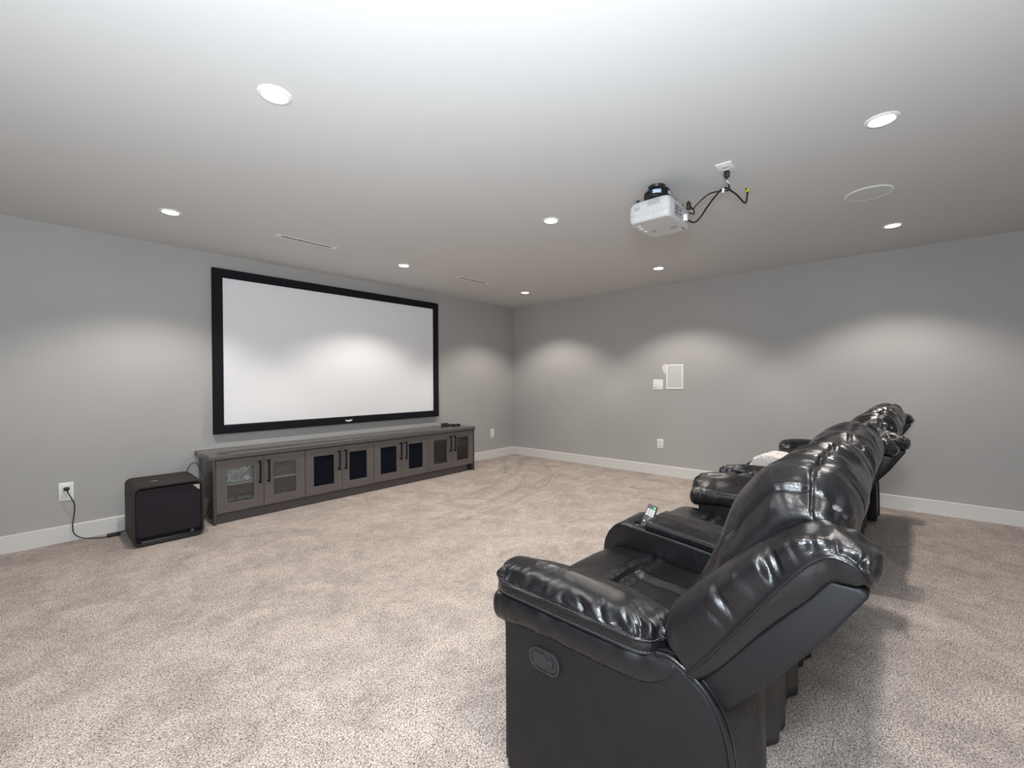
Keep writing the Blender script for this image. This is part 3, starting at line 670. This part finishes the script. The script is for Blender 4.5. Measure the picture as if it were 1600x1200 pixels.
# ------------------------------------------------------------------ projection screen
sc = thing('projection_screen', 'large white fixed-frame projection screen with a wide black border', 'projection screen', (2.52, YC, 0.738))
x0, x1, z0, z1, dep = 1.190-2.52, 3.850-2.52, 0.738-0.738, 2.300-0.738, 0.050
fw = 0.083
bm = bmesh.new()
outr = [(x0, z0), (x1, z0), (x1, z1), (x0, z1)]
def fr(i, d): return [(x0+i, z0+d), (x1-i, z0+d), (x1-i, z1-d), (x0+i, z1-d)]
lay = [(0, -0.001), (0, -dep+0.006), (0.004, -dep), (fw-0.012, -dep), (fw, -dep+0.012), (fw, -0.02)]
vs = [[bm.verts.new((p[0], yy, p[1])) for p in fr(i, i)] for i, yy in lay]
for a, b in zip(vs, vs[1:]):
    for k in range(4): bm.faces.new((a[k], a[(k+1) % 4], b[(k+1) % 4], b[k]))
bm_obj('frame', bm, M_velvet, sc)['label'] = 'black border'
box('screen_surface', (x0+fw-0.002, -0.030, z0+fw-0.002), (x1-fw+0.002, -0.022, z1-fw+0.002), M_screen, sc)
em = [(-0.060, 0.016), (-0.022, 0.010), (0, 0.012), (0.022, 0.010), (0.060, 0.018), (0.048, -0.004), (0.036, -0.001), (0.030, -0.012), (0.014, -0.006), (0.008, -0.014), (-0.008, -0.014), (-0.014, -0.006), (-0.030, -0.012), (-0.036, -0.001), (-0.048, -0.006)]
prism('emblem', [(x*0.75, z*0.85+0.034) for x, z in em], 1, -dep-0.002, -dep+0.001, M_white, sc)['label'] = 'white winged emblem'

# ------------------------------------------------------------------ subwoofer
sw = thing('subwoofer', 'black box subwoofer with cloth front standing on carpet left of the cabinets', 'speaker', (0.533, 4.20, 0), 0)
SW, SH, SD = 0.437, 0.445, 0.465
def rrect(w_, h_, r, n=8, x=0, z=0):
    P = []
    for cx, cz, a0 in ((x+w_-r, z+h_-r, 0), (x+r, z+h_-r, 90), (x+r, z+r, 180), (x+w_-r, z+r, 270)):
        for k in range(n+1): a = math.radians(a0+90*k/n); P.append((cx+r*math.cos(a), cz+r*math.sin(a)))
    return P
o1 = rrect(SW, SH, 0.045); i1 = rrect(SW-0.036, SH-0.036, 0.030, x=0.018, z=0.018)
bm = bmesh.new(); vs = []
zoff = 0.006
for L_, y in ((o1, SD), (o1, 0.012), ([((x-SW/2)*0.992+SW/2, (z-SH/2)*0.992+SH/2) for x, z in o1], 0.0), ([((x-SW/2)*0.94+SW/2, (z-SH/2)*0.94+SH/2) for x, z in o1], 0.0), (i1, 0.008), (i1, 0.05)):
    vs.append([bm.verts.new((x, y, z+zoff)) for x, z in L_])
nn = len(o1)
for a, b in zip(vs, vs[1:]):
    for k in range(nn): bm.faces.new((a[k], a[(k+1) % nn], b[(k+1) % nn], b[k]))
bm.faces.new(vs[0])
cabn = bm_obj('cabinet', bm, M_sub, sw, True, 40)
fr_ = prism('front_grille', [p for p in rrect(SW-0.040, 0.352, 0.022, x=0.020, z=0.0)], 1, 0.010, 0.03, M_grille, sw, 0.0)
for v in fr_.data.vertices: v.co.z += 0.070
box('port_recess', (0.019, 0.045, 0.02), (SW-0.019, 0.05, SH-0.02), M_dark, sw)
prism('port_lip', [(0.012, 0.0245), (0.044, 0.026), (0.040, 0.050), (0.016, 0.038)], 0, 0.05, SW-0.03, M_plasticm, sw, 0.002)
lathe('port_flare', [(0.0, 0.0), (0.022, 0.002), (0.024, 0.02), (0.016, 0.036)], M_plasticm, sw, 24, (SW-0.075, 0.030, 0.026))
bd = [(SW-0.070, 0.412), (SW-0.026, 0.412), (SW-0.026, 0.372), (SW-0.030, 0.370)]
prism('badge', bd, 1, 0.0085, 0.0102, M_silver, sw)['label'] = 'triangular silver badge'
bm = bmesh.new(); bmesh.ops.create_cone(bm, cap_ends=True, segments=32, radius1=0.016, radius2=0.016, depth=0.0008, matrix=Matrix.Translation((0.15, 0.19, SH+zoff+0.0002)) @ Matrix.Diagonal((1.3, 0.6, 1, 1)))
bm_obj('top_emblem', bm, M_grey, sw)['label'] = 'small oval emblem on top'
for x in (0.04, SW-0.09):
    for y in (0.05, SD-0.1): box('foot', (x, y, 0), (x+0.05, y+0.05, 0.007), M_rubber, sw)
sw.rotation_euler = (0, 0, math.radians(-1.5))

# ------------------------------------------------------------------ outlets and wall plates
def outlet(name, label, wall, pos, w_, h_, group=None, plugs=True, single=False):
    """wall 'front' (normal -y) or 'right' (normal -x)"""
    t = thing(name, label, 'electrical outlet', pos, 0 if wall == 'front' else -PI/2, group)
    pl_ = box('cover_plate', (-w_/2, -0.006, -h_/2), (w_/2, 0, h_/2), M_white, t, 0.002)
    for s in (-1, 1):
        z = s*h_*0.185; rw, rhh = w_*0.30, h_*0.135
        r = box('receptacle', (-rw, -0.0075, z-rhh), (rw, -0.0055, z+rhh), M_whitem, t, 0.003)
        boxes('slot', [((-0.008, -0.008, z-0.002), (-0.006, -0.0072, z+0.008)), ((0.005, -0.008, z-0.002), (0.007, -0.0072, z+0.007)), ((-0.0025, -0.008, z-0.010), (0.0025, -0.0072, z-0.006))], M_socket, r)
    return t
outlet('wall_outlet', 'white outlet with a black plug in it, left of the subwoofer', 'front', (0.224, YC, 0.388), 0.082, 0.142, 'white wall outlets')
outlet('wall_outlet', 'white outlet on the screen wall between the cabinets and the corner', 'front', (4.957, YC, 0.392), 0.078, 0.138, 'white wall outlets')
outlet('wall_outlet', 'white outlet low on the right wall under the control plate', 'right', (XC, 2.284, 0.405), 0.080, 0.120, 'white wall outlets')
# plug and cord of the subwoofer
pc = thing('power_cord', 'black power cord hanging from the wall outlet to the subwoofer', 'power cord', (0, 0, 0))
box('plug', (0.208, YC-0.045, 0.400), (0.240, YC-0.0085, 0.424), M_rubber, pc, 0.006)
tube('cord', [(0.226, YC-0.040, 0.405), (0.234, YC-0.044, 0.375), (0.250, YC-0.046, 0.335), (0.266, YC-0.040, 0.28), (0.262, YC-0.036, 0.20), (0.254, YC-0.036, 0.12), (0.262, YC-0.045, 0.06), (0.30, YC-0.06, 0.022), (0.36, YC-0.085, 0.008), (0.43, YC-0.13, 0.008), (0.50, YC-0.14, 0.02), (0.56, YC-0.12, 0.035)], 0.0038, M_rubber, pc)
box('inline_adapter', (0.44, YC-0.145, 0.002), (0.52, YC-0.110, 0.028), M_rubber, pc, 0.005)
# speaker cable over the back of the subwoofer
tag(tube('speaker_cable', [(0.93, 4.69, 0.34), (0.965, 4.72, 0.43), (0.995, 4.735, 0.488), (1.030, 4.725, 0.505), (1.052, 4.66, 0.470), (1.060, 4.56, 0.41), (1.064, 4.45, 0.33), (1.062, 4.40, 0.22), (1.05, 4.45, 0.10), (1.02, 4.52, 0.02), (0.99, 4.56, 0.006)], 0.0032, M_rubber, None), 'thin black cable arching from behind the subwoofer down the cabinet side', 'cable')
cj = thing('cable_connector', 'small black connector with silver tip on the carpet by the cabinet end', 'connector', (1.025, 4.60, 0.0))
box('body', (-0.02, -0.06, 0.002), (0.02, 0.05, 0.045), M_rubber, cj, 0.006)
lathe('plug_tip', [(0, 0.022), (0.006, 0.022), (0.007, 0), (0.011, -0.002), (0.011, -0.012)], M_silver, cj, 16, (0.0, -0.02, 0.057))
# thermostat-like control plate, in-wall speaker, wall patch
t = thing('control_plate', 'square white control plate on the right wall, left of the recessed speaker', 'wall control', (XC, 2.312, 1.165), -PI/2)
box('plate', (-0.066, -0.008, -0.066), (0.066, 0, 0.066), M_white, t, 0.003); box('indicator', (-0.045, -0.0088, -0.042), (-0.018, -0.0078, -0.034), M_grey, t)
box('screw', (0.02, -0.0086, 0.028), (0.028, -0.0079, 0.034), M_lgrey, t)
t = thing('wall_speaker', 'rectangular white recessed speaker with grille on the right wall', 'wall speaker', (XC, 2.097, 1.263), -PI/2)
bm = bmesh.new()
hw, hh = 0.108, 0.155
lay = [((hw, hh), 0.0), ((hw, hh), -0.006), ((hw-0.003, hh-0.003), -0.009), ((hw-0.018, hh-0.018), -0.009), ((hw-0.020, hh-0.020), -0.003)]
vs = [[bm.verts.new((sx*a, yy, sz*b)) for sx, sz in ((-1, -1), (1, -1), (1, 1), (-1, 1))] for (a, b), yy in lay]
for a, b in zip(vs, vs[1:]):
    for k in range(4): bm.faces.new((a[k], a[(k+1) % 4], b[(k+1) % 4], b[k]))
bm_obj('frame', bm, M_white, t)
box('grille', (-hw+0.019, -0.005, -hh+0.019), (hw-0.019, -0.001, hh-0.019), mat('grille_grey', (0.56, 0.57, 0.55), 0.6), t)
pp = [[(0.0, 2.205+0.0, 1.30)]]
po_ = []
for k in range(28):
    a = 2*PI*k/28; rr = 1+0.18*math.sin(3*a+1)+0.10*math.sin(7*a); po_.append((2.228+0.026*rr*math.cos(a), 1.372+0.062*rr*math.sin(a)))
wp = prism('wall_patch', po_, 0, XC-0.0006, XC-0.0001, wall_mat('spackle', (0.68, 0.65, 0.63), 0.1), None)
tag(wp, 'rough white spackle patch on the right wall beside the recessed speaker', 'wall patch')

# ------------------------------------------------------------------ ceiling things
def downlight(x, y, label):
    t = thing('ceiling_downlight', label, 'ceiling light', (x, y, H), 0, 'recessed ceiling downlights')
    lathe('trim_ring', [(0.046, -0.004), (0.050, -0.007), (0.060, -0.006), (0.066, -0.002), (0.067, 0.0)], M_white, t, 40)
    lathe('lens', [(0.0, -0.0045), (0.030, -0.0045), (0.0475, -0.004)], M_lamp, t, 32)
    spot('downlight_beam', (x, y, H-0.012), (0, 0, -1), LAMP_W, 118, 0.45, 0.035, (1.0, 0.935, 0.865))
for x, y, l in [(0.715, 3.867, 'ceiling downlight farthest left, above the wall left of the screen'),
                (2.667, 3.865, 'ceiling downlight just above the right half of the screen'),
                (4.618, 3.839, 'ceiling downlight closest to the far corner'),
                (0.722, 1.966, 'big glaring ceiling downlight at the upper left, nearest of the left row'),
                (2.675, 1.965, 'ceiling downlight between the screen and the projector'),
                (4.603, 1.941, 'ceiling downlight just right below the projector near the right wall'),
                (2.682, 0.055, 'ceiling downlight at the upper right, above the round ceiling speaker'),
                (4.582, 0.027, 'ceiling downlight between the round ceiling speaker and the right wall'),
                (0.722, 0.045, 'ceiling downlight overhead behind the camera')]: downlight(x, y, l)
def slot_vent(x, y, ln, label):
    t = thing('ceiling_vent', label, 'air vent', (x, y, H), 0, 'white ceiling slot vents')
    hw, hd = ln/2, 0.034
    boxes('vent_frame', [((-hw, -hd, -0.0018), (hw, -0.012, 0)), ((-hw, 0.012, -0.0018), (hw, hd, 0)), ((-hw, -0.0119, -0.0018), (-hw+0.045, 0.0119, 0)), ((hw-0.045, -0.0119, -0.0018), (hw, 0.0119, 0))], M_white, t)
    box('slot', (-hw+0.045, -0.0118, -0.0015), (hw-0.045, 0.0118, -0.0002), M_dark, t)
slot_vent(1.660, 3.832, 0.52, 'longer-looking white slot vent in the ceiling above the screen left half')
slot_vent(3.635, 3.842, 0.52, 'white slot vent in the ceiling above the screen right end')
t = thing('ceiling_speaker', 'round pale grey recessed speaker in the ceiling at the right', 'ceiling speaker', (3.685, 0.140, H))
lathe('rim', [(0.112, -0.005), (0.118, -0.007), (0.126, -0.004), (0.128, 0.0)], M_whitem, t, 64)
lathe('grille', [(0.0, -0.0075), (0.06, -0.007), (0.1125, -0.005)], mat('speaker_grille_paint', (0.60, 0.61, 0.59), 0.6), t, 64)
t = thing('ceiling_outlet', 'white outlet plate on the ceiling feeding the projector', 'electrical outlet', (2.686, 0.735, H), math.radians(3))
box('cover_plate', (-0.073, -0.042, -0.006), (0.073, 0.042, 0), M_white, t, 0.002)
box('receptacle', (-0.045, -0.014, -0.008), (-0.005, 0.014, -0.005), M_whitem, t, 0.002); box('receptacle', (0.007, -0.014, -0.008), (0.047, 0.014, -0.005), M_whitem, t, 0.002)
boxes('slots', [((-0.038, -0.006, -0.0085), (-0.034, 0.006, -0.0078)), ((-0.026, -0.006, -0.0085), (-0.022, 0.006, -0.0078)), ((-0.016, -0.003, -0.0085), (-0.011, 0.003, -0.0078))], M_grey, t)
t = thing('cable_jack', 'small yellow-green cable jack on the ceiling right of the outlet plate', 'cable jack', (3.085, 0.716, H))
lathe('jack_body', [(0.0, -0.016), (0.011, -0.016), (0.012, -0.004), (0.018, -0.002), (0.018, 0)], M_yellow, t, 20)
boxes('wire_ends', [((-0.045, -0.003, -0.010), (-0.008, 0.002, -0.006)), ((0.008, -0.003, -0.012), (0.03, 0.003, -0.007))], M_rubber, t)

# projector
pj = thing('projector', 'white ceiling projector hanging upside down from a black mount', 'projector', (2.715, 1.13, 2.20))
PW, PD, PH = 0.37, 0.262, 0.132
rows = []
for z, k, kk in [(0.0, 0.0, 0.0), (0.0, 0.55, 0.6), (0.0, 0.88, 0.90), (0.006, 0.955, 0.96), (0.020, 0.99, 0.995), (0.045, 1.0, 1.0), (0.080, 1.0, 1.0), (0.102, 0.99, 0.99), (0.118, 0.96, 0.95), (0.128, 0.90, 0.88), (0.132, 0.80, 0.78), (0.132, 0.4, 0.4), (0.132, 0, 0)]:
    sec = []
    for i in range(40):
        a = 2*PI*(i+0.5)/40; e = 0.22
        cx = math.copysign(abs(math.cos(a))**e, math.cos(a)); cy = math.copysign(abs(math.sin(a))**e, math.sin(a))
        fy = PD/2*cy*kk
        if cy > 0: fy += 0.018*(1-(abs(cx))**2)*kk      # bowed lens side
        sec.append((PW/2*cx*k, fy, z))
    rows.append(sec)
pb_, _ = patch('housing', rows, 60, 160, M_proj, pj, None, True)
# details: label plates, vents, ports
boxes('underside_label', [((0.02, -0.085, -0.0012), (0.075, -0.045, 0.0004))], M_plabel, pj)
boxes('vent_grille', [((-0.05+i*0.011, 0.02, -0.0012), (-0.044+i*0.011, 0.075, 0.0004)) for i in range(1, 2)], M_grey, pj)
boxes('control_keys', [((0.085+i*0.014, -0.105, -0.002), (0.092+i*0.014, -0.098, 0.0002)) for i in range(4)], M_socket, pj)
boxes('lens_ring', [((0.02, 0.05, -0.0012), (0.055, 0.078, 0.0004))], M_plabel, pj)
for kx in (-0.10, -0.05, 0.01): lathe('focus_knob', [(0.0, -0.008), (0.012, -0.007), (0.016, 0.002)], M_white, pj, 20, (kx, 0.095+0.01*(kx > -0.08), 0.004))
boxes('side_label', [((-PW/2-0.0010, -0.07, 0.082), (-PW/2+0.002, 0.005, 0.112)), ((-PW/2-0.001, 0.055, 0.070), (-PW/2+0.002, 0.09, 0.092))], M_plabel, pj)
boxes('panel_line', [((-PW/2-0.0006, -0.115, 0.0415), (-PW/2+0.002, 0.115, 0.0425)), ((-PW/2-0.0006, -0.03, 0.010), (-PW/2+0.002, -0.029, 0.042))], M_plabel, pj)
po2 = box('port_panel', (-0.115, -PD/2-0.0015, 0.020), (0.02, -PD/2+0.003, 0.092), M_plabel, pj); po2['label'] = 'grey connector panel'
for (x, z, w2, h2) in ((-0.10, 0.075, 0.022, 0.008), (-0.07, 0.075, 0.022, 0.008), (-0.10, 0.055, 0.012, 0.012), (-0.08, 0.055, 0.012, 0.012), (-0.06, 0.055, 0.012, 0.012), (-0.10, 0.032, 0.024, 0.010), (-0.065, 0.032, 0.016, 0.008), (-0.03, 0.06, 0.014, 0.012), (-0.03, 0.035, 0.018, 0.01)):
    box('port', (x, -PD/2-0.0022, z), (x+w2*0.8, -PD/2-0.0005, z+h2), M_socket, po2)
box('plug_block', (0.035, -PD/2-0.022, 0.020), (0.055, -PD/2+0.002, 0.060), M_white, pj, 0.003)
prism('rear_guard', [(0.118, 0.0), (0.140, -0.045), (0.158, -0.03), (0.158, 0.0)], 2, 0.006, 0.105, M_white, pj, 0.004)
for v in pj.children[-1].data.vertices: v.co.y -= PD/2-0.004
for x, y in ((-0.125, 0.095), (0.12, -0.09), (-0.13, 0.03)): lathe('foot', [(0.0, 0.028), (0.010, 0.027), (0.012, 0.0)], M_rubber, pj, 16, (x, y, 0.129))
# mount: part of the projector thing
lathe('mount_pole', [(0.026, 0.13), (0.026, 0.235), (0.0, 0.235)], M_plastic, pj, 24, (-0.06, 0, 0))
lathe('ceiling_flange', [(0.0, 0.222), (0.048, 0.224), (0.052, 0.2395)], M_plastic, pj, 32, (-0.06, 0, 0))
boxes('mount_bracket', [((-0.12, -0.012, 0.134), (0.12, 0.012, 0.144)), ((-0.012, -0.10, 0.144), (0.012, 0.10, 0.152))], M_plastic, pj, 0.003)
lathe('mount_collar', [(0.03, 0.145), (0.042, 0.150), (0.042, 0.20), (0.03, 0.205)], M_silver, pj, 28, (-0.06, 0, 0))
# coiled slack cable round the mount
pts = []
for i in range(120):
    a = i*2*PI/30; q = i/120
    r = 0.070+0.012*math.sin(i*0.21+1)
    pts.append((2.655+r*math.cos(a)*(1.1+0.15*math.sin(i*0.13)), 1.13+r*math.sin(a)*0.95, 2.366+q*0.040+0.011*math.sin(a+0.6+q*2)))
cc = tube('coiled_cable', pts, 0.0072, M_rubber, None, 8, 2)
for a0 in (3.3, 4.5):
    P = [[(2.655+0.092*math.cos(a0+q), 1.13+0.082*math.sin(a0+q), 2.366+z) for z in (0, 0.008, 0.016, 0.022)] for q in (0, 0.15, 0.3, 0.45, 0.6)]
    o, _ = patch('cable_label', P, 14, 6, M_labelb, cc); o['label'] = 'white printed label with bluish light painted in'; o.modifiers.new('s', 'SOLIDIFY').thickness = 0.001
tag(cc, 'slack black cable coiled around the projector mount', 'cable', None)
# cords between the ceiling outlet, the jack and the projector
cp = thing('power_cord', 'black power cord looping from the ceiling outlet to the projector', 'power cord')
box('plug', (2.700, 0.722, 2.395), (2.724, 0.752, 2.432), M_rubber, cp, 0.006)
tube('cord', [(2.712, 0.738, 2.4), (2.74, 0.742, 2.385), (2.79, 0.745, 2.37), (2.83, 0.76, 2.365), (2.815, 0.79, 2.365), (2.846, 0.867, 2.383), (2.912, 0.941, 2.384), (2.979, 1.002, 2.38), (2.957, 1.012, 2.354), (2.904, 1.005, 2.348), (2.851, 1.002, 2.364), (2.82, 0.991, 2.359), (2.798, 0.981, 2.332), (2.82, 0.975, 2.317), (2.862, 0.981, 2.324), (2.899, 0.986, 2.324), (2.883, 0.981, 2.295), (2.82, 0.986, 2.285)], 0.0042, M_rubber, cp)
box('plug', (2.785, 0.972, 2.300), (2.812, 0.995, 2.345), M_rubber, cp, 0.006)
boxes('cable_tie', [((2.805, 0.778, 2.352), (2.820, 0.790, 2.378))], M_white, cp, 0.001)
box('tag', (2.727, 0.738, 2.374), (2.775, 0.742, 2.392), M_white, cp)['label'] = 'white paper tag'
tag(tube('video_cable', [(3.085, 0.716, 2.428), (3.1, 0.722, 2.4), (3.115, 0.732, 2.372), (3.09, 0.738, 2.364), (2.99, 0.745, 2.373), (2.9, 0.755, 2.377), (2.825, 0.785, 2.384), (2.851, 0.847, 2.352), (2.888, 0.906, 2.312), (2.914, 0.95, 2.275), (2.904, 0.981, 2.248), (2.851, 0.984, 2.235), (2.809, 0.986, 2.234)], 0.0055, M_rubber, None), 'thick black video cable from the ceiling jack to the projector ports', 'cable')
